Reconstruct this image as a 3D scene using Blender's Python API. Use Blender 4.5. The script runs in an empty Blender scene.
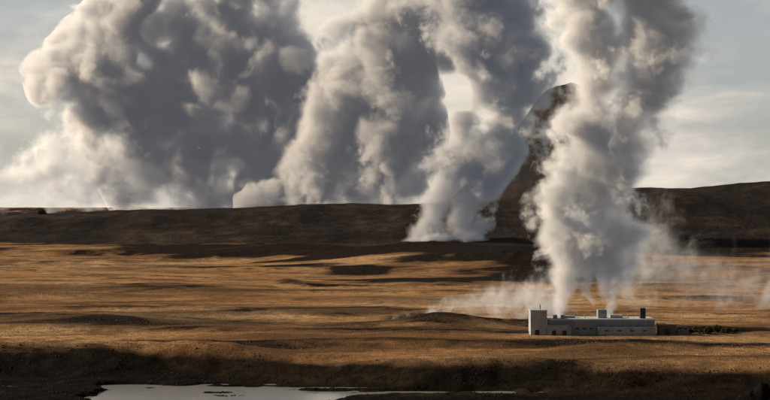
import bpy, bmesh, math, random, time
import numpy as np
from mathutils import Vector
T0=time.time()
random.seed(7); rng=np.random.default_rng(7)
scene=bpy.context.scene
F=1497.0; H=86.8; HV=205.0
K=H*F
def link(o):
    scene.collection.objects.link(o); return o
def bearing(u,v,D):
    return Vector(((u-385)*D/F, D, H+(HV-v)*D/F))
# ---------- noise ----------
def vnoise(x,y,seed):
    xi=np.floor(x).astype(np.int64); yi=np.floor(y).astype(np.int64)
    xf=x-xi; yf=y-yi
    def h(a,b):
        n=(a*374761393+b*668265263+seed*982451653)&0x7fffffff
        n=((n^(n>>13))*1274126177)&0x7fffffff
        return ((n^(n>>16))&0xffff)/65535.0
    sx=xf*xf*(3-2*xf); sy=yf*yf*(3-2*yf)
    a=h(xi,yi);b=h(xi+1,yi);c=h(xi,yi+1);d=h(xi+1,yi+1)
    return (a+(b-a)*sx)*(1-sy)+(c+(d-c)*sx)*sy
def fbm(x,y,seed,oct=4,gain=.5):
    s=0;a=1;t=0
    for i in range(oct):
        s=s+a*vnoise(x+17.3*i,y-9.1*i,seed+i); t+=a; a*=gain; x=x*2.03; y=y*2.03
    return s/t-.5
def ss(a,b,x):
    t=np.clip((x-a)/(b-a),0,1); return t*t*(3-2*t)
# ---------- node helpers ----------
class NT:
    def __init__(s,tree): s.t=tree; s.n=tree.nodes; s.l=tree.links
    def node(s,typ,**kw):
        n=s.n.new(typ)
        for k,v in kw.items(): setattr(n,k,v)
        return n
    def link(s,a,b): s.l.new(a,b)
    def noise(s,vec,scale,detail=4,rough=.55,dist=0,out='Fac'):
        n=s.node('ShaderNodeTexNoise'); n.inputs['Scale'].default_value=scale; n.inputs['Detail'].default_value=detail
        n.inputs['Roughness'].default_value=rough; n.inputs['Distortion'].default_value=dist
        s.link(vec,n.inputs['Vector']); return n.outputs[out]
    def ramp(s,fac,stops):
        r=s.node('ShaderNodeValToRGB'); e=r.color_ramp.elements
        while len(e)<len(stops): e.new(.5)
        for i,(p,c) in enumerate(stops):
            e[i].position=p; e[i].color=(c[0],c[1],c[2],1) if not isinstance(c,(int,float)) else (c,c,c,1)
        s.link(fac,r.inputs['Fac']); return r.outputs['Color']
    def math(s,op,a,b=None,c=None,clamp=False):
        n=s.node('ShaderNodeMath',operation=op); n.use_clamp=clamp
        for i,v in enumerate((a,b,c)):
            if v is None: continue
            if isinstance(v,(int,float)): n.inputs[i].default_value=v
            else: s.link(v,n.inputs[i])
        return n.outputs[0]
    def mix(s,fac,a,b,blend='MIX'):
        n=s.node('ShaderNodeMix',data_type='RGBA',blend_type=blend)
        for sock,v in ((n.inputs[0],fac),(n.inputs[6],a),(n.inputs[7],b)):
            if isinstance(v,(int,float)): sock.default_value=v
            elif isinstance(v,tuple): sock.default_value=(v[0],v[1],v[2],1)
            else: s.link(v,sock)
        return n.outputs[2]
    def maprange(s,x,a,b,c,d):
        r=s.node('ShaderNodeMapRange'); s.link(x,r.inputs[0])
        for i,v in enumerate((a,b,c,d)): r.inputs[i+1].default_value=v
        return r.outputs[0]
def newmat(name):
    m=bpy.data.materials.new(name); m.use_nodes=True; m.node_tree.nodes.clear(); return m,NT(m.node_tree)
def surf(name,build,rough=.9,bump=None,spec=.15):
    m,t=newmat(name)
    tc=t.node('ShaderNodeTexCoord'); geo=t.node('ShaderNodeNewGeometry')
    bs=t.node('ShaderNodeBsdfPrincipled'); out=t.node('ShaderNodeOutputMaterial')
    bs.inputs['Roughness'].default_value=rough
    bs.inputs['Specular IOR Level'].default_value=spec
    col,bh=build(t,geo.outputs['Position'],tc)
    t.link(col,bs.inputs['Base Color'])
    if bh is not None:
        b=t.node('ShaderNodeBump'); b.inputs['Strength'].default_value=bump[0]; b.inputs['Distance'].default_value=bump[1]
        t.link(bh,b.inputs['Height']); t.link(b.outputs[0],bs.inputs['Normal'])
    t.link(bs.outputs[0],out.inputs['Surface']); return m
def plain(name,c,rough=.7,var=.25,scale=.6):
    def b(t,pos,tc):
        n=t.noise(pos,scale,5,.65)
        col=t.mix(t.ramp(n,[(.3,0.),(.7,1.)]),tuple(x*(1-var) for x in c),tuple(min(1,x*(1+var*.5)) for x in c))
        return col,None
    return surf(name,b,rough)

# ---------- terrain ----------
def ridges(X,Y):
    wx=fbm(X/150,Y/150,555,3)*90
    r1=1-np.abs(2*vnoise((X+wx)/260,(Y+wx*.5)/80,601)-1)
    r2=1-np.abs(2*vnoise((X-wx)/110,(Y+wx)/36,611)-1)
    m=ss(-.08,.12,fbm(X/500,Y/260,621,4))
    return ss(.6,1,r1)*m, ss(.7,1,r2)*ss(-.1,.1,fbm(X/240,Y/160,631,3))
def ground_h(X,Y):
    far=ss(800,2500,Y)
    z=fbm(X/420,Y/420,3,4)*(6+14*far)+fbm(X/260,Y/80,9,3)*(5+5*far)+fbm(X/18,Y/18,29,3)*.9*(1-far*.6)
    q1,q2=ridges(X,Y); z=z+q1*(2.8+2.5*far)+q2*(1.6+.3*far)
    def swell(uc,vc,su,sv,h):
        yc=K/(vc-HV); xc=(uc-385)*yc/F
        sx=su*yc/F; sy=sv*yc*yc/K
        return h*np.exp(-((X-xc)/sx)**2-((Y-yc)/sy)**2)
    z=z+swell(440,325,42,4,6)*(1+fbm(X/40,Y/40,33,4))+swell(430,264,120,5,28)+swell(530,268,70,4,20)+swell(300,255,90,4,14)+swell(90,322,90,4,4)+swell(600,350,40,3,3)
    pad=np.exp(-((X-145)/85)**4-((Y-1012)/45)**4)
    z=z*(1-pad)
    edge=874+50*fbm(X/80,X*0+3.3,51,4)-ss(-120,40,X)*68-ss(60,180,X)*8+14*fbm(X/40,Y/44,71,3)
    wdt=52-ss(-60,40,X)*14
    d=ss(0,1,(edge-Y)/wdt)
    low=-8.4+fbm(X/40,Y/22,61,4)*4.2+fbm(X/10,Y/7,63,3)*1.3
    lip=np.exp(-((Y-edge-8)/26)**2)*(6.0*(1-ss(-120,-30,X))+1.0+fbm(X/34,Y/22,5,3)*5)
    z=z+lip*(1-ss(-60,200,X)*.5)
    z=z*(1-d)+low*d+fbm(X/16,Y/10,66,3)*2*d*(1-d)*4
    shore=fbm(X/35,Y/24,81,4)*30+fbm(X/9,Y/7,85,3)*8
    pe=ss(0,1,(804+shore-ss(-90,-20,X)*26-Y)/8)*ss(0,1,(X+152+shore)/8)*ss(0,1,(-16-X+shore*1.5+(Y-740)*.35)/14)
    arm=np.exp(-(((Y-766-shore*.25-X*.03)/8)**4))*ss(0,1,(X+60)/10)*ss(0,1,(88-X)/14)*ss(-.34,-.16,fbm(X/22,Y/50,88,3))
    arm2=np.exp(-(((Y-786-shore*.2)/4.5)**4))*ss(0,1,(X+60)/10)*ss(0,1,(14-X)/14)
    z=z-(2.9+fbm(X/40,Y/12,83,4)*8)*pe*d-3.6*np.maximum(arm,arm2)*d*(1-pe)
    z=z+11*np.exp(-((X-174)/12)**2-((Y-694)/9)**2)*(1+fbm(X/6,Y/6,77,3))
    return z,d
def mesh_from(name,V,Fc,smooth=False):
    k=Fc.shape[1]
    me=bpy.data.meshes.new(name); me.vertices.add(len(V)); me.vertices.foreach_set('co',V.astype(np.float32).ravel())
    me.loops.add(Fc.size); me.loops.foreach_set('vertex_index',Fc.ravel().astype(np.int32))
    me.polygons.add(len(Fc)); me.polygons.foreach_set('loop_start',np.arange(0,Fc.size,k,dtype=np.int32)); me.update(calc_edges=True)
    if smooth: me.polygons.foreach_set('use_smooth',np.ones(len(Fc),bool))
    return me
def grid_mesh(name,X,Y,Z):
    r,c=X.shape
    i=np.arange(r*c).reshape(r,c)
    f=np.stack([i[:-1,:-1],i[:-1,1:],i[1:,1:],i[1:,:-1]],-1).reshape(-1,4)
    return mesh_from(name,np.stack([X,Y,Z],-1).reshape(-1,3),f,True)
def attr(me,name,val):
    a=me.attributes.new(name,'FLOAT','POINT'); a.data.foreach_set('value',val.astype(np.float32).ravel())
us=np.concatenate([np.linspace(-1500,-60,90),np.linspace(-58,830,800),np.linspace(832,2300,90)])
vs=np.concatenate([np.array([540,500,470,450,430]),np.arange(420,214,-.4),np.linspace(213.5,207.5,20)])
ys=K/(vs-HV)
Yg,Ug=np.meshgrid(ys,us,indexing='ij'); Xg=(Ug-385)/F*Yg
Zg,low=ground_h(Xg,Yg)
Vg=HV+K/Yg
me=grid_mesh("ground",Xg,Yg,Zg)
wob=fbm(Xg/260,Yg/120,91,5)*2
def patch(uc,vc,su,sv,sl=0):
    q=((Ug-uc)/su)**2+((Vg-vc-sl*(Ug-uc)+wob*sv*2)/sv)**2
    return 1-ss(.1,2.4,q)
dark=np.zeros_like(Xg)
for p,wt in [((400,262,230,12,.03),1.6),((520,270,120,9,0),1.5),((290,252,170,9,0),1.5),((60,222,900,14,0),1.2),((560,240,280,11,0),1.3),((435,323,45,6,.05),.9),((620,341,200,4,0),1.0),((600,349,60,4,0),.7),((130,323,160,4,0),.8),((330,313,100,5,0.02),.8),((690,250,140,8,0),1.1),((250,345,160,3,0),.6),((720,330,60,3,0),.8),((90,292,120,3,0),.6),((450,300,120,3,0),.5)]:  # widest band, along the ridge foot, is cloud shade painted into this mask
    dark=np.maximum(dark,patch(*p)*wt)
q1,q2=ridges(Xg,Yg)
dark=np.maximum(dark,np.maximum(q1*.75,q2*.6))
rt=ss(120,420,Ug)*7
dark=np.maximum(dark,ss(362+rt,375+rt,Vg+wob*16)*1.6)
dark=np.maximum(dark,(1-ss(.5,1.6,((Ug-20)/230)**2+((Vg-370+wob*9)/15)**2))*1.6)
attr(me,'lava',dark); attr(me,'shore',np.clip(low*3.5,0,1))  # lava attribute also carries the painted cloud-shade band
ground=link(bpy.data.objects.new("ground",me)); ground["kind"]="structure"; ground["label"]="golden-brown grass moorland with dark lava patches"; ground["category"]="ground"
def gm(t,pos,tc):
    a=t.node('ShaderNodeAttribute'); a.attribute_name='lava'; s_=t.node('ShaderNodeAttribute'); s_.attribute_name='shore'  # lava attribute holds lava patches and the painted cloud-shade band
    mp=t.node('ShaderNodeMapping'); mp.inputs['Scale'].default_value=(.5,1,1); t.link(pos,mp.inputs['Vector']); p=mp.outputs[0]
    n0=t.noise(p,.0022,4,.6,.6)
    n1=t.noise(p,.006,8,.67,.5); n2=t.noise(p,.02,7,.71,.7); n3=t.noise(pos,.14,6,.74); n4=t.noise(pos,.7,4,.75)
    g=t.ramp(n1,[(.34,(.36,.185,.085)),(.45,(.60,.335,.15)),(.55,(.76,.47,.235)),(.68,(.86,.63,.39))])
    g=t.mix(t.ramp(n0,[(.38,.5),(.54,0.)]),g,(.26,.145,.075))
    g=t.mix(t.ramp(n2,[(.41,.75),(.52,0.)]),g,(.11,.065,.038))
    g=t.mix(t.ramp(n3,[(.42,.5),(.54,0.)]),g,(.16,.095,.052))
    g=t.mix(t.ramp(n4,[(.4,.4),(.55,0.)]),g,(.12,.074,.042))
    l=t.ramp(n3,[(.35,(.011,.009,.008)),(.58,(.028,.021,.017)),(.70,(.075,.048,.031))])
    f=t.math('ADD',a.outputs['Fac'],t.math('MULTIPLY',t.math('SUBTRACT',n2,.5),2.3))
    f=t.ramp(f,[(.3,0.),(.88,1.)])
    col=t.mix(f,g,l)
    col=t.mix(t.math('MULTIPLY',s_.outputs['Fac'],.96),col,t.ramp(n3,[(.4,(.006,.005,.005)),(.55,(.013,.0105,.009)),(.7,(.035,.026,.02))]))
    h=t.math('ADD',t.math('MULTIPLY',n3,1.),t.math('MULTIPLY',n4,.5))
    return col,h
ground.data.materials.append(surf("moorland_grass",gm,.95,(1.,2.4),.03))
X_,Y_=np.meshgrid(np.array([-210.,130.]),np.array([560.,815.]))
water=link(bpy.data.objects.new("water",grid_mesh("water",X_,Y_,X_*0-9.55)))
water["kind"]="structure"; water["label"]="shallow still pond reflecting pale sky"; water["category"]="water"
m,t=newmat("pond_water"); bs=t.node('ShaderNodeBsdfPrincipled'); out=t.node('ShaderNodeOutputMaterial')
bs.inputs['Base Color'].default_value=(.30,.33,.36,1); bs.inputs['Roughness'].default_value=.1; bs.inputs['IOR'].default_value=1.33
geo=t.node('ShaderNodeNewGeometry'); b=t.node('ShaderNodeBump'); b.inputs['Strength'].default_value=.5; b.inputs['Distance'].default_value=.1
t.link(t.noise(geo.outputs['Position'],.35,5,.65),b.inputs['Height']); t.link(b.outputs[0],bs.inputs['Normal']); t.link(bs.outputs[0],out.inputs['Surface'])
water.data.materials.append(m)

# ---------- hills ----------
def hill(name,label,pts,Yc,Yfoot,Yback,namp,mat,seed,u0=-1300,u1=2100,rag=0):
    u=np.linspace(u0,u1,1100); s=np.linspace(0,1,150)
    crest=np.interp(u,[p[0] for p in pts],[p[1] for p in pts])
    crest=np.convolve(np.pad(crest,2,mode='edge'),np.ones(5)/5,mode='valid')
    if rag: crest=crest+fbm(u/26,u*0,seed+50,4)*rag
    hc=H+(HV-crest)*Yc/F
    S,U=np.meshgrid(s,u,indexing='ij'); HC=np.broadcast_to(hc,S.shape)
    Y=Yfoot+(Yback-Yfoot)*S
    X=(U-385)/F*Yc
    sc=(Yc-Yfoot)/(Yback-Yfoot)
    prof=np.where(S<sc, ss(0,1,S/sc*.97)**.9, 1-.95*ss(0,1,(S-sc)/(1-sc)))
    gul=fbm(X/(namp*5),Y/(namp*14),seed,5)
    Z=HC*prof+gul*namp*prof*1.6*(1-.75*np.exp(-((S-sc)/.08)**2))-8*(1-prof)
    Z+=fbm(X/60,Y/60,seed+4,3)*namp*.12
    me=grid_mesh(name,X,Y,Z); o=link(bpy.data.objects.new(name,me)); o.data.materials.append(mat)
    o["kind"]="structure"; o["label"]=label; o["category"]="hill"; return o
def hillmat(name,c1,c2,c3):
    def b(t,pos,tc):
        n1=t.noise(pos,.003,7,.68,.5); n2=t.noise(pos,.02,6,.7)
        c=t.ramp(n1,[(.38,c1),(.5,c2),(.63,c3)])
        c=t.mix(t.ramp(n2,[(.4,.8),(.6,0.)]),c,c1)
        return c,n2
    return surf(name,b,.95,(.8,12),.03)
hm=hillmat("hill_heath",(.020,.0175,.018),(.040,.032,.029),(.085,.062,.049))  # lighter tone lifted in the colour in place of distance haze
hill("hills","low dark brown heath ridge closing the plain",[(-1300,214),(-300,219),(0,216),(50,213),(150,210),(250,207),(350,203),(430,205),(500,200),(560,192),(640,187),(700,188),(735,184.5),(770,182),(900,176),(1400,190),(2100,200)],4000,3000,5200,22,hm,101)
mm=hillmat("mountain_rock",(.026,.024,.026),(.036,.031,.031),(.055,.045,.041))
hill("mountains","steep flat-topped dark mountain behind the steam",[(-1300,215),(120,214),(400,207),(450,195),(490,165),(520,125),(540,92),(552,82),(580,82),(590,100),(600,150),(615,190),(630,202),(700,204),(2100,210)],6200,5000,7600,24,mm,131,rag=14)

# ---------- steam ----------
bm=bmesh.new(); bmesh.ops.create_icosphere(bm,subdivisions=1,radius=1)
ICO1=(np.array([v.co[:] for v in bm.verts]),np.array([[v.index for v in f.verts] for f in bm.faces])); bm.free()
def rnd_dirs(n,r=rng):
    d=r.normal(size=(n,3)); return d/np.linalg.norm(d,axis=1)[:,None]
def apply_mods(me,adders):
    ob=link(bpy.data.objects.new("tmp",me)); adders(ob)
    dg=bpy.context.evaluated_depsgraph_get()
    res=bpy.data.meshes.new_from_object(ob.evaluated_get(dg))
    bpy.data.objects.remove(ob); bpy.data.meshes.remove(me); return res
def clean(me):
    n=len(me.vertices); co=np.empty(n*3,np.float32); me.vertices.foreach_get('co',co); co=co.reshape(-1,3).astype(float)
    f=np.empty(len(me.loops),np.int32); me.loops.foreach_get('vertex_index',f); f=f.reshape(-1,4)
    e=np.empty(len(me.edges)*2,np.int32); me.edges.foreach_get('vertices',e); e=e.reshape(-1,2)
    l=np.arange(n)
    for it in range(300):
        m=np.minimum(l[e[:,0]],l[e[:,1]]); old=l.copy()
        np.minimum.at(l,old[e[:,0]],m); np.minimum.at(l,old[e[:,1]],m); np.minimum.at(l,e[:,0],m); np.minimum.at(l,e[:,1],m)
        l=l[l]; l=l[l]
        if (l==old).all(): break
    fl=l[f[:,0]]
    a,b,c,d=(co[f[:,i]] for i in range(4))
    vol=(np.einsum('ij,ij->i',a,np.cross(b,c))+np.einsum('ij,ij->i',a,np.cross(c,d)))/6
    V=np.abs(np.bincount(fl,weights=vol,minlength=n))
    keep=(V[fl]>V.max()*.02)
    f=f[keep]; used=np.unique(f); mp=-np.ones(n,np.int64); mp[used]=np.arange(len(used))
    return mesh_from("c",co[used],mp[f])
def plume(label,tubes,D,dens,g=.45,amp=.6,lowamp=1.3,thr=-.05,soft=.24,nsc=.03,gain=2.0,emis=(.024,.025,.029),step=.42,warp=20,REF=40,rough=.7,disp=1,wsc=.017):
    """tubes: list of (axis, depth_ratio, max_depth, [(t,lo,hi)...], y_offset) measured along the bearing grid at distance D"""
    px=D/F
    ax,_,_,pts,_=tubes[0]
    if ax=='z': b=bearing((pts[0][1]+pts[0][2])/2,pts[0][0],D)
    else: b=bearing(pts[len(pts)//2][0],pts[len(pts)//2][2],D)
    b.z=max(b.z-2,0)
    X=lambda u:(u-385)*px-b.x
    Zc=lambda v:H+(HV-v)*px-b.z
    m,t=newmat("steam"); out=t.node('ShaderNodeOutputMaterial')
    tc=t.node('ShaderNodeTexCoord'); p0=tc.outputs['Object']
    wn=t.noise(p0,wsc/px,1.5,.5,0,'Color')
    sb=t.node('ShaderNodeVectorMath',operation='SUBTRACT'); t.link(wn,sb.inputs[0]); sb.inputs[1].default_value=(.5,.5,.5)
    mu=t.node('ShaderNodeVectorMath',operation='MULTIPLY_ADD'); t.link(sb.outputs[0],mu.inputs[0]); mu.inputs[1].default_value=(warp*px,)*3; t.link(p0,mu.inputs[2]); p=mu.outputs[0]
    wsep=t.node('ShaderNodeSeparateXYZ'); t.link(sb.outputs[0],wsep.inputs[0])
    sep=t.node('ShaderNodeSeparateXYZ'); t.link(p,sep.inputs[0]); sx,sy,sz=sep.outputs
    n=t.noise(p,nsc/px,5,rough,0)
    field=None; VV=[];FF=[];nv=0
    for ti,(ax,dr,md,pts,yo) in enumerate(tubes):
        yo=yo*px
        P=[]
        for (q,lo,hi) in pts:
            if ax=='z': P.append((Zc(q),X(lo),X(hi)))
            else: P.append((X(q),Zc(hi),Zc(lo)))
        P=np.array(sorted(P)); tt=P[:,0]; c=(P[:,1]+P[:,2])/2; h=(P[:,2]-P[:,1])/2; dp=np.minimum(h*dr,md*px)
        S=float(max(np.abs(c).max(),h.max(),dp.max()))*2.2
        fac=t.maprange(sz if ax=='z' else sx,float(tt[0]),float(tt[-1]),0,1)
        r=t.node('ShaderNodeValToRGB'); e=r.color_ramp.elements
        while len(e)<len(tt): e.new(.5)
        for i in range(len(tt)):
            e[i].position=float((tt[i]-tt[0])/(tt[-1]-tt[0])); e[i].color=(c[i]/S+.5,h[i]/S,dp[i]/S,1)
        t.link(fac,r.inputs['Fac']); s3=t.node('ShaderNodeSeparateXYZ'); t.link(r.outputs['Color'],s3.inputs[0])
        a=sx if ax=='z' else sz
        num=t.math('SUBTRACT',t.math('MULTIPLY_ADD',a,1/S,.5),s3.outputs[0])
        q1=t.math('DIVIDE',num,s3.outputs[1]); q2=t.math('DIVIDE',t.math('MULTIPLY_ADD',sy,1/S,-yo/S),s3.outputs[2])
        q=t.math('SQRT',t.math('MULTIPLY_ADD',q1,q1,t.math('MULTIPLY',q2,q2)))
        sc_=t.math('MAXIMUM',t.math('MULTIPLY',s3.outputs[2],S/(REF*px)),1)
        f=t.math('MULTIPLY',t.math('SUBTRACT',1,q),sc_)
        field=f if field is None else t.math('SMOOTH_MAX',field,f,.25)
        ts=np.linspace(tt[0],tt[-1],max(24,int((tt[-1]-tt[0])/(4*px)))); ci=np.interp(ts,tt,c); hi_=np.interp(ts,tt,h)*1.14+3*px; di=np.interp(ts,tt,dp)*1.14+3*px
        ts[0]-=3*px; ts[-1]+=3*px
        an=np.linspace(0,2*np.pi,32,endpoint=False)
        A=ci[:,None]+hi_[:,None]*np.cos(an); Yd=yo+di[:,None]*np.sin(an); T=np.broadcast_to(ts[:,None],A.shape)
        co=np.stack([A,Yd,T],-1) if ax=='z' else np.stack([T,Yd,A],-1)
        nt=len(ts); co=co.reshape(-1,3); idx=np.arange(nt*32).reshape(nt,32); nx=np.roll(idx,-1,1)
        f4=np.stack([idx[:-1],nx[:-1],nx[1:],idx[1:]],-1).reshape(-1,4)
        if ax=='x': f4=f4[:,::-1]
        cap=np.array([co[:32].mean(0),co[-32:].mean(0)]); i0=len(co); co=np.concatenate([co,cap])
        c0=np.stack([np.full(32,i0),nx[0],idx[0],idx[0]],-1); c1=np.stack([np.full(32,i0+1),idx[-1],nx[-1],nx[-1]],-1)
        if ax=='x': c0=c0[:,[0,2,1,1]]; c1=c1[:,[0,2,1,1]]
        VV.append(co); FF.append((f4+nv, c0[:,:3]+nv, c1[:,:3]+nv)); nv+=len(co)
    V=np.concatenate(VV); quads=np.concatenate([x[0] for x in FF]); tris=np.concatenate([np.concatenate(x[1:]) for x in FF])
    tri=np.concatenate([quads[:,[0,1,2]],quads[:,[0,2,3]],tris])
    def a1(ob):
        md_=ob.modifiers.new("r",'REMESH'); md_.mode='VOXEL'; md_.voxel_size=2.4*px
        sm=ob.modifiers.new("s",'SMOOTH'); sm.factor=.5; sm.iterations=2
    def a2(ob):
        for sc,st in ((26,7),(9,2.4)):
            tx=bpy.data.textures.new("cl",'CLOUDS'); tx.noise_scale=sc*px; tx.noise_depth=2
            dm=ob.modifiers.new("d",'DISPLACE'); dm.texture=tx; dm.strength=st*px*disp; dm.mid_level=.45; dm.texture_coords='LOCAL'
    res=apply_mods(clean(apply_mods(mesh_from("src",V,tri),a1)),a2); res.name="steam_plume"; res.materials.clear()
    bil=t.math('ABSOLUTE',t.math('MULTIPLY_ADD',n,2,-1))
    lo2=t.math('ABSOLUTE',wsep.outputs[0])
    f=t.math('ADD',field,t.math('MULTIPLY_ADD',bil,amp*2.2,-amp*.5))
    f=t.math('ADD',f,t.math('MULTIPLY_ADD',n,amp*1.7,-amp*.85))
    f=t.math('ADD',f,t.math('MULTIPLY_ADD',lo2,lowamp*2.5,-lowamp*.22))
    f=t.math('ADD',f,t.math('MULTIPLY',wsep.outputs[1],lowamp*.9))
    m0=t.maprange(f,thr,thr+soft,0,1)
    den=t.math('MULTIPLY',t.math('MULTIPLY',m0,m0),dens*gain/px)
    sc=t.node('ShaderNodeVolumeScatter'); sc.inputs['Anisotropy'].default_value=g; sc.inputs['Color'].default_value=(1,1,1,1)
    ab=t.node('ShaderNodeVolumeAbsorption'); k=1-1/gain; ab.inputs['Color'].default_value=(1+k,1+k,1+k,1)  # negative absorption brightens the steam in place of repeated scattering
    t.link(den,sc.inputs['Density']); t.link(den,ab.inputs['Density'])
    add=t.node('ShaderNodeAddShader'); t.link(sc.outputs[0],add.inputs[0]); t.link(ab.outputs[0],add.inputs[1])
    em=t.node('ShaderNodeEmission'); em.inputs['Color'].default_value=(emis[0]/gain,emis[1]/gain,emis[2]/gain,1); t.link(den,em.inputs['Strength'])  # glow added to the steam, stands in for scattered light and sky fill
    add2=t.node('ShaderNodeAddShader'); t.link(add.outputs[0],add2.inputs[0]); t.link(em.outputs[0],add2.inputs[1])
    t.link(add2.outputs[0],out.inputs['Volume']); m.cycles.volume_step_rate=step
    res.materials.append(m)
    o=link(bpy.data.objects.new("steam_plume",res)); o.location=b; o["label"]=label; o["category"]="steam plume"; return o
RA=[(325,552,562),(312,549,566),(303,546,571),(292,542,581),(278,539,592),(262,535,602),(245,531,606),(225,529,604),(205,526,602),(188,534,602),(170,538,604),(150,543,612),(130,548,620),(110,552,622),(95,556,624),(60,563,640),(30,558,640),(0,535,640),(-45,530,650)]
RB=[(322,603,613),(310,600,617),(300,595,624),(290,586,632),(272,576,638),(245,572,642),(225,572,645),(200,570,648),(175,575,654),(150,580,664),(125,585,675),(105,590,693),(80,590,705),(55,590,718),(30,590,719),(0,590,714),(-45,590,730)]
RC=[(285,576,598),(272,566,616),(258,556,626),(245,550,628),(228,552,626)]
plume("twin-based pale steam column rising behind the white plant",[('z',.85,45,RA,3),('z',.85,45,RB,-3),('z',.85,40,RC,-4)],1075,.13,gain=3.4,soft=.6,thr=-.15,lowamp=1.0,emis=(.018,.018,.02),warp=24,amp=.7)
MA=[(254,404,442),(244,405,442),(232,405,444),(225,407,450),(210,412,460),(195,418,470),(175,424,484),(150,427,500),(135,429,503),(122,431,500),(114,446,488)]
MB=[(254,448,492),(244,448,491),(230,442,490),(215,436,492),(200,436,494),(185,441,508),(165,446,530),(150,453,541),(130,465,547),(116,478,550),(95,481,553),(78,476,558),(62,455,560),(50,438,560),(30,420,558),(0,400,553),(-40,390,565)]
MC=[(396,244,254),(412,234,254),(440,226,254),(470,228,254),(488,236,254),(500,246,254)]
plume("blue-grey billowing steam column rising from the moor",[('z',.85,50,MA,0),('z',.85,50,MB,5),('x',1.0,24,MC,-4)],3250,.15,lowamp=1.1,soft=.5,thr=-.2,gain=2.2,emis=(.022,.025,.032),amp=.7)
M2=[(235,200,214),(255,175,216),(275,145,216),(295,105,216),(312,55,216),(328,34,216),(345,18,216),(360,-20,216),(380,-50,216),(400,-50,216),(414,-50,216),(424,-45,213),(431,-20,206),(437,20,196),(442,60,176),(446,105,150)]
M2b=[(395,0,50),(410,-40,66),(440,-46,68),(465,-45,70),(490,-40,84),(508,-20,78),(522,20,60)]
M2f=[(216,330,405),(190,335,418),(160,345,426),(130,345,428),(100,335,428),(60,340,420),(20,360,430),(-30,360,440)]
plume("slanting grey steam column rising behind the dark ridge",[('x',.6,50,M2,12),('z',.8,40,M2f,-16),('x',.7,45,M2b,0)],4300,.10,gain=2.4,lowamp=1.6,soft=.5,thr=-.15,warp=30,amp=.7)
L=[(27,66,75),(35,50,84),(45,40,92),(55,27,102),(70,17,124),(85,7,155),(95,0,175),(110,-8,200),(130,-22,213),(150,-45,216),(200,-60,216),(250,-60,216),(275,-50,216),(292,-30,216),(303,-5,216),(314,22,216),(340,30,216),(370,46,216),(400,90,216),(420,130,216),(432,180,212)]
L1=[(216,165,245),(180,145,240),(150,120,225),(110,90,205),(75,70,175),(40,72,160),(10,90,175),(-40,110,205)]
L2=[(216,245,350),(180,235,345),(150,215,330),(115,190,310),(75,180,290),(40,175,275),(0,175,275),(-40,180,280)]
L3=[(155,84,125),(130,58,125),(100,38,130),(70,28,125),(40,52,130),(10,76,145)]
L5=[(140,270,330),(110,265,345),(80,262,345),(55,258,330),(30,250,305)]
plume("massive dark grey steam cloud with warm sunlit rim",[('x',.6,46,L,20),('z',.8,36,L1,-8),('z',.8,42,L2,-30),('z',.9,44,L3,-2),('z',.8,34,L5,-40)],4700,.10,warp=38,lowamp=1.8,gain=2.5,wsc=.02,soft=.5,thr=-.2,amp=.7)
BK=[(-110,165,216),(-60,145,217),(-20,140,217),(20,140,217),(50,135,217),(80,120,217),(105,120,217),(130,145,217),(165,185,215)]
plume("thin pale steam drifting low along the ridge",[('x',.8,40,BK,-20)],4650,.14,thr=0,soft=1.0,gain=3.2)
W1=[(395,316,326),(420,304,328),(450,290,329),(490,274,330),(525,266,330),(552,274,330),(575,298,328)]
plume("low wisp of white steam drifting over a lava swell",[('x',1.0,30,W1,0)],1100,.11,amp=.8,lowamp=.9,thr=.05,soft=1.5,nsc=.045,gain=3.2,REF=20,warp=20,wsc=.025)
W2=[(612,260,316),(626,200,320),(650,180,322),(672,200,322),(692,226,324),(714,240,325),(750,242,326),(790,240,326),(840,240,326),(890,280,324)]
plume("thin brownish steam haze hanging over the moor",[('x',.8,34,W2,0)],1230,.055,amp=.9,lowamp=.9,thr=-.1,soft=1.9,nsc=.03,gain=3.2,REF=26,warp=24)
print("steam",time.time()-T0)

# ---------- plant ----------
def box(name,x0,x1,y0,y1,z0,z1,mat,parent=None,bev=.08,origin=None):
    me=bpy.data.meshes.new(name); bm=bmesh.new(); bmesh.ops.create_cube(bm,size=1)
    for v in bm.verts:
        v.co.x=(x0+x1)/2+v.co.x*(x1-x0); v.co.y=(y0+y1)/2+v.co.y*(y1-y0); v.co.z=(z0+z1)/2+v.co.z*(z1-z0)
    if bev: bmesh.ops.bevel(bm,geom=bm.edges[:],offset=bev,segments=1,affect='EDGES')
    bm.to_mesh(me); bm.free(); o=link(bpy.data.objects.new(name,me)); me.materials.append(mat)
    if parent: o.parent=parent
    return o
def cyl(name,x,y,z0,z1,r,mat,parent,r2=None,seg=20):
    me=bpy.data.meshes.new(name); bm=bmesh.new(); bmesh.ops.create_cone(bm,cap_ends=True,segments=seg,radius1=r,radius2=r2 or r,depth=z1-z0)
    for v in bm.verts: v.co.x+=x; v.co.y+=y; v.co.z+=(z0+z1)/2
    bm.to_mesh(me); bm.free(); o=link(bpy.data.objects.new(name,me)); me.materials.append(mat); o.parent=parent; return o
def cladding(name,c):
    def b(t,pos,tc):
        w=t.node('ShaderNodeTexWave'); w.inputs['Scale'].default_value=.35; t.link(pos,w.inputs['Vector'])
        n=t.noise(pos,.15,5,.7)
        col=t.mix(t.ramp(n,[(.35,0.),(.7,1.)]),tuple(x*.6 for x in c),c)
        col=t.mix(t.math('MULTIPLY',w.outputs['Fac'],.18),col,tuple(x*.5 for x in c))
        return col,w.outputs['Fac']
    return surf(name,b,.6,(.4,.1))
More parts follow.
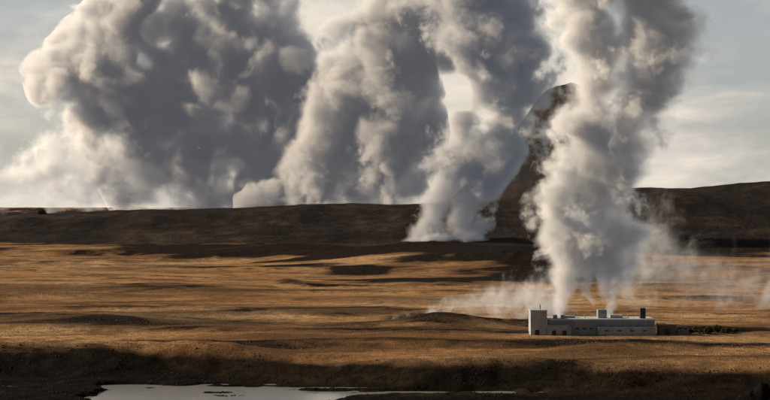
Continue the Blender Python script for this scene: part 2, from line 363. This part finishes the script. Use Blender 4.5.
white=cladding("white_cladding",(.54,.60,.69)); grey=cladding("grey_cladding",(.39,.445,.52)); roofm=plain("roof_sheet",(.58,.61,.64)); darkm=plain("dark_steel",(.06,.06,.065)); glass=plain("window_glass",(.10,.11,.12),.15); pipe=plain("pipe_steel",(.35,.35,.35),.4)
plant=link(bpy.data.objects.new("power_plant",None)); plant.location=(140,1000,0)
plant["label"]="long white geothermal plant building with steel stacks"; plant["category"]="building"
def B(n,a,b,c,d,e,f,m,p=plant,**k): return box(n,a,b,c,d,e,f,m,p,**k)
B("wall",-30.5,40,0,22,-.5,9.6,grey)
B("roof",-31,40.5,-.5,22.5,9.6,10.7,roofm)
B("wall",-43,-32,-2,12,-.5,16.2,white)
B("roof",-43.3,-31.7,-2.3,12.3,16.2,16.8,roofm)
B("wall",-31.97,-16,-4,-.02,-.5,6.4,grey)
B("roof",-31.6,-15.8,-4.2,-.52,6.4,6.9,grey)
B("wall",2,40.4,-3.5,-.03,-.5,5,white)
B("roof",1.8,40.6,-3.8,-.55,5,5.4,grey)
B("roof_vent",3,9,6,12,10.7,16.4,grey)
B("roof_vent",12,20,8,14,10.7,12.6,roofm); B("roof_vent",-20,-12,8,14,10.7,12.2,grey)
B("stack",31,34.6,3,7,10.7,17.6,darkm)
cyl("stack",-36,5,16.8,20,.5,pipe,plant)
cyl("stack",24,10,10.7,13.4,.35,pipe,plant); cyl("stack",-5,12,10.7,13.0,.4,pipe,plant)
for x in (-26,-21): cyl("storage_tank",x,3,10.7,13.2,1.4,pipe,plant)
for i in range(3): B("window",-12.5+i*4.5,-10+i*4.5,-.06,.05,3.8,4.8,glass,bev=0)
for i in range(4): B("window",6+i*8.4,9+i*8.4,-3.56,-3.45,2.6,3.5,glass,bev=0)
for x in (-29,-22): B("door",x,x+2.8,-4.07,-3.95,-.4,3.4,darkm,bev=0)
B("door",-40,-37,-2.07,-1.95,-.4,3.6,darkm,bev=0)
for k,y in enumerate((8,11,14)):
    me=bpy.data.meshes.new("pipe"); bm=bmesh.new(); bmesh.ops.create_cone(bm,cap_ends=True,segments=12,radius1=.4,radius2=.4,depth=24)
    for v in bm.verts:
        v.co=Vector((v.co.z-55,v.co.y+y,v.co.x+1.2))
    bm.to_mesh(me); bm.free(); o=link(bpy.data.objects.new("pipe",me)); me.materials.append(darkm); o.parent=plant
shed=link(bpy.data.objects.new("shed",None)); shed.location=(189,1002,0); shed["label"]="small dark industrial shed beside the plant"; shed["category"]="shed"
box("wall",-5.5,6,0,9,-.5,6.4,plain("shed_wall",(.16,.15,.14)),shed); box("roof",-5.9,6.4,-.4,9.4,6.4,7,plain("shed_roof",(.3,.29,.28)),shed)
box("door",-2,1.5,-.06,.05,-.4,4,darkm,shed,bev=0)
tank=link(bpy.data.objects.new("cooling_unit",None)); tank.location=(199,1004,0); tank["label"]="squat grey cooling unit with two fan rings"; tank["category"]="cooling unit"
box("housing",-3,5,0,7,-.5,3.4,plain("unit_housing",(.2,.2,.2)),tank); cyl("fan_ring",-.8,3.5,3.4,4.4,1.5,darkm,tank); cyl("fan_ring",3,3.5,3.4,4.4,1.5,darkm,tank)

# ---------- shrubs, rocks ----------
def gz(x,y):
    z,_=ground_h(np.array([[float(x)]]),np.array([[float(y)]])); return float(z[0,0])
def clumps(name,X,Y,Z,S,mat,flat=.7,seed=1):
    iv,fi=ICO1; n=len(X); r=np.random.default_rng(seed)
    d=1+r.uniform(-.35,.35,(n,len(iv)))
    v=iv[None]*d[...,None]*S[:,None,None]; v[...,2]*=flat
    v=v+np.stack([X,Y,Z],-1)[:,None,:]
    f=(fi[None]+(np.arange(n)*len(iv))[:,None,None]).reshape(-1,3)
    me=mesh_from(name,v.reshape(-1,3),f)
    me.materials.append(mat); return link(bpy.data.objects.new(name,me))
n=70000
v=rng.uniform(310,400,n); u=rng.uniform(-60,830,n); Y=K/(v-HV); X=(u-385)/F*Y
keep=(fbm(X/60,Y/20,301,4)>-.02)&~((X>90)&(X<215)&(Y>985)&(Y<1040)); X=X[keep];Y=Y[keep]
Z,lw=ground_h(X,Y); k=lw<.03; X,Y,Z=X[k],Y[k],Z[k]
o=clumps("grass_tufts",X,Y,Z,rng.uniform(.15,.45,len(X)),plain("tuft_grass",(.24,.15,.08),.9,.6,.05),.6); o["kind"]="stuff"; o["label"]="dry brown grass tufts and heather on the moor"; o["category"]="grass"
n=12000
Y=rng.uniform(690,880,n); X=rng.uniform(-230,230,n); Z,lw=ground_h(X,Y); k=(lw>.02)&(Z>-9.65)&(fbm(X/15,Y/15,401,3)>-.02); X,Y,Z=X[k],Y[k],Z[k]
o=clumps("lava_rocks",X,Y,Z,rng.uniform(.1,1.,len(X))**2.5*.7+.1,plain("lava_rock",(.018,.0155,.013),.85,.5,.3),.6,2); o["kind"]="stuff"; o["label"]="black lava rocks strewn along the pond bank"; o["category"]="rocks"
leaf=plain("shrub_leaf",(.05,.045,.025),.9,.5,.4)
bark=plain("bark",(.06,.045,.035))
def tree(x,y,z,h,w,lab,name="shrub"):
    e=link(bpy.data.objects.new(name,None)); e.location=(x,y,z); e["label"]=lab; e["category"]=name.replace("_"," ")
    me=bpy.data.meshes.new("trunk"); bm=bmesh.new()
    for i in range(5):
        a=random.uniform(0,6.28); 
        g=bmesh.ops.create_cone(bm,cap_ends=True,segments=6,radius1=h*.045,radius2=h*.015,depth=h*.75)['verts']
        for q in g:
            f_=(q.co.z/(h*.75)+.5); q.co.z+=h*.375-.2; q.co.x+=math.cos(a)*w*.25*f_; q.co.y+=math.sin(a)*w*.25*f_
    bm.to_mesh(me); bm.free(); me.materials.append(bark); t_=link(bpy.data.objects.new("trunk",me)); t_.parent=e
    nn=420; d=rnd_dirs(nn)*rng.uniform(.35,1,nn)[:,None]**.6
    lump=1+.35*np.sin(d[:,0]*5+x)*np.cos(d[:,1]*4+y)
    P=d*lump[:,None]*np.array([w*.5,w*.4,h*.42]); 
    c=clumps("crown",P[:,0],P[:,1],P[:,2]+h*.55,rng.uniform(.03,.09,nn)*max(w,h)*.8,leaf,.8,int(x)%97); c.parent=e
    return e
for (u_,D_,h,w) in [(690,1008,3.6,6),(699,1012,5.0,8),(708,1008,4.8,8),(717,1015,5.2,8),(726,1010,4.0,7),(734,1016,3.0,6)]:
    x=(u_-385)/F*D_; e=tree(x,D_,gz(x,D_),h,w,"dark low shrub growing near the plant"); e["group"]="shrubs beside the plant"
tree((42-385)/F*3960,3960,56,19,24,"lone dark wind-bent tree on the ridge","tree")

# ---------- light ----------
AZ=math.radians(-79); EL=math.radians(23)
d=Vector((math.sin(AZ)*math.cos(EL),math.cos(AZ)*math.cos(EL),math.sin(EL)))
sl=bpy.data.lights.new("sun",'SUN'); sl.energy=5; sl.angle=math.radians(.5); sl.color=(1,.82,.61)
so=link(bpy.data.objects.new("sun",sl)); so.rotation_euler=d.to_track_quat('Z','Y').to_euler()
w=bpy.data.worlds.new("World"); scene.world=w; w.use_nodes=True; w.node_tree.nodes.clear(); t=NT(w.node_tree)
sky=t.node('ShaderNodeTexSky'); sky.sky_type='NISHITA'; sky.sun_disc=False; sky.sun_elevation=EL; sky.sun_rotation=AZ; sky.dust_density=2.0; sky.altitude=200
tc=t.node('ShaderNodeTexCoord'); mp=t.node('ShaderNodeMapping'); mp.inputs['Scale'].default_value=(1,1,3.2); t.link(tc.outputs['Generated'],mp.inputs['Vector'])
n=t.noise(mp.outputs[0],5.5,8,.55,.3); 
sep=t.node('ShaderNodeSeparateXYZ'); t.link(tc.outputs['Generated'],sep.inputs[0])
hz=t.maprange(sep.outputs[2],-.02,.16,.20,-.04)
cov=t.ramp(t.math('ADD',n,hz),[(.45,0.),(.66,1.)])
n_b=t.noise(mp.outputs[0],14,6,.6,.4)
ccol=t.ramp(t.math('ADD',t.math('MULTIPLY',n,.5),t.math('MULTIPLY',n_b,.5)),[(.4,(5.2,5.0,4.8)),(.6,(8.8,7.9,6.7))])
grey_=t.mix(.6,sky.outputs[0],(4.9,4.9,4.8))
c=t.mix(cov,grey_,ccol)
gl=Vector(((390-385)/F,1,(205-40)/F)).normalized()
dp=t.node('ShaderNodeVectorMath',operation='DOT_PRODUCT'); t.link(tc.outputs['Generated'],dp.inputs[0]); dp.inputs[1].default_value=gl[:]
glf=t.math('MULTIPLY',t.maprange(dp.outputs['Value'],math.cos(math.radians(10)),1,0,.95),t.maprange(n_b,.35,.6,.55,1))
c=t.mix(glf,c,(9.2,8.2,6.8))
zen=t.maprange(sep.outputs[2],.16,.5,1,.3)
bk=t.maprange(sep.outputs[1],-.3,.6,.38,1)
f=t.math('MULTIPLY',zen,bk)  # unseen sky overhead and behind the camera darkened to cut fill light
v_=t.node('ShaderNodeVectorMath',operation='SCALE'); t.link(c,v_.inputs[0]); t.link(f,v_.inputs['Scale'])
bg=t.node('ShaderNodeBackground'); bg.inputs['Strength'].default_value=.1; t.link(v_.outputs[0],bg.inputs['Color']); wo=t.node('ShaderNodeOutputWorld'); t.link(bg.outputs[0],wo.inputs['Surface'])
# ---------- camera ----------
cd=bpy.data.cameras.new("camera"); cam=link(bpy.data.objects.new("camera",cd)); cam.location=(0,0,H); cd.lens=70; cd.sensor_width=36
cam.rotation_euler=(math.radians(90)+math.atan(5/F),0,0); cd.clip_end=80000; cd.clip_start=1; scene.camera=cam
scene.view_settings.view_transform='Standard'; scene.view_settings.look='None'; scene.view_settings.exposure=0
print("built",time.time()-T0)
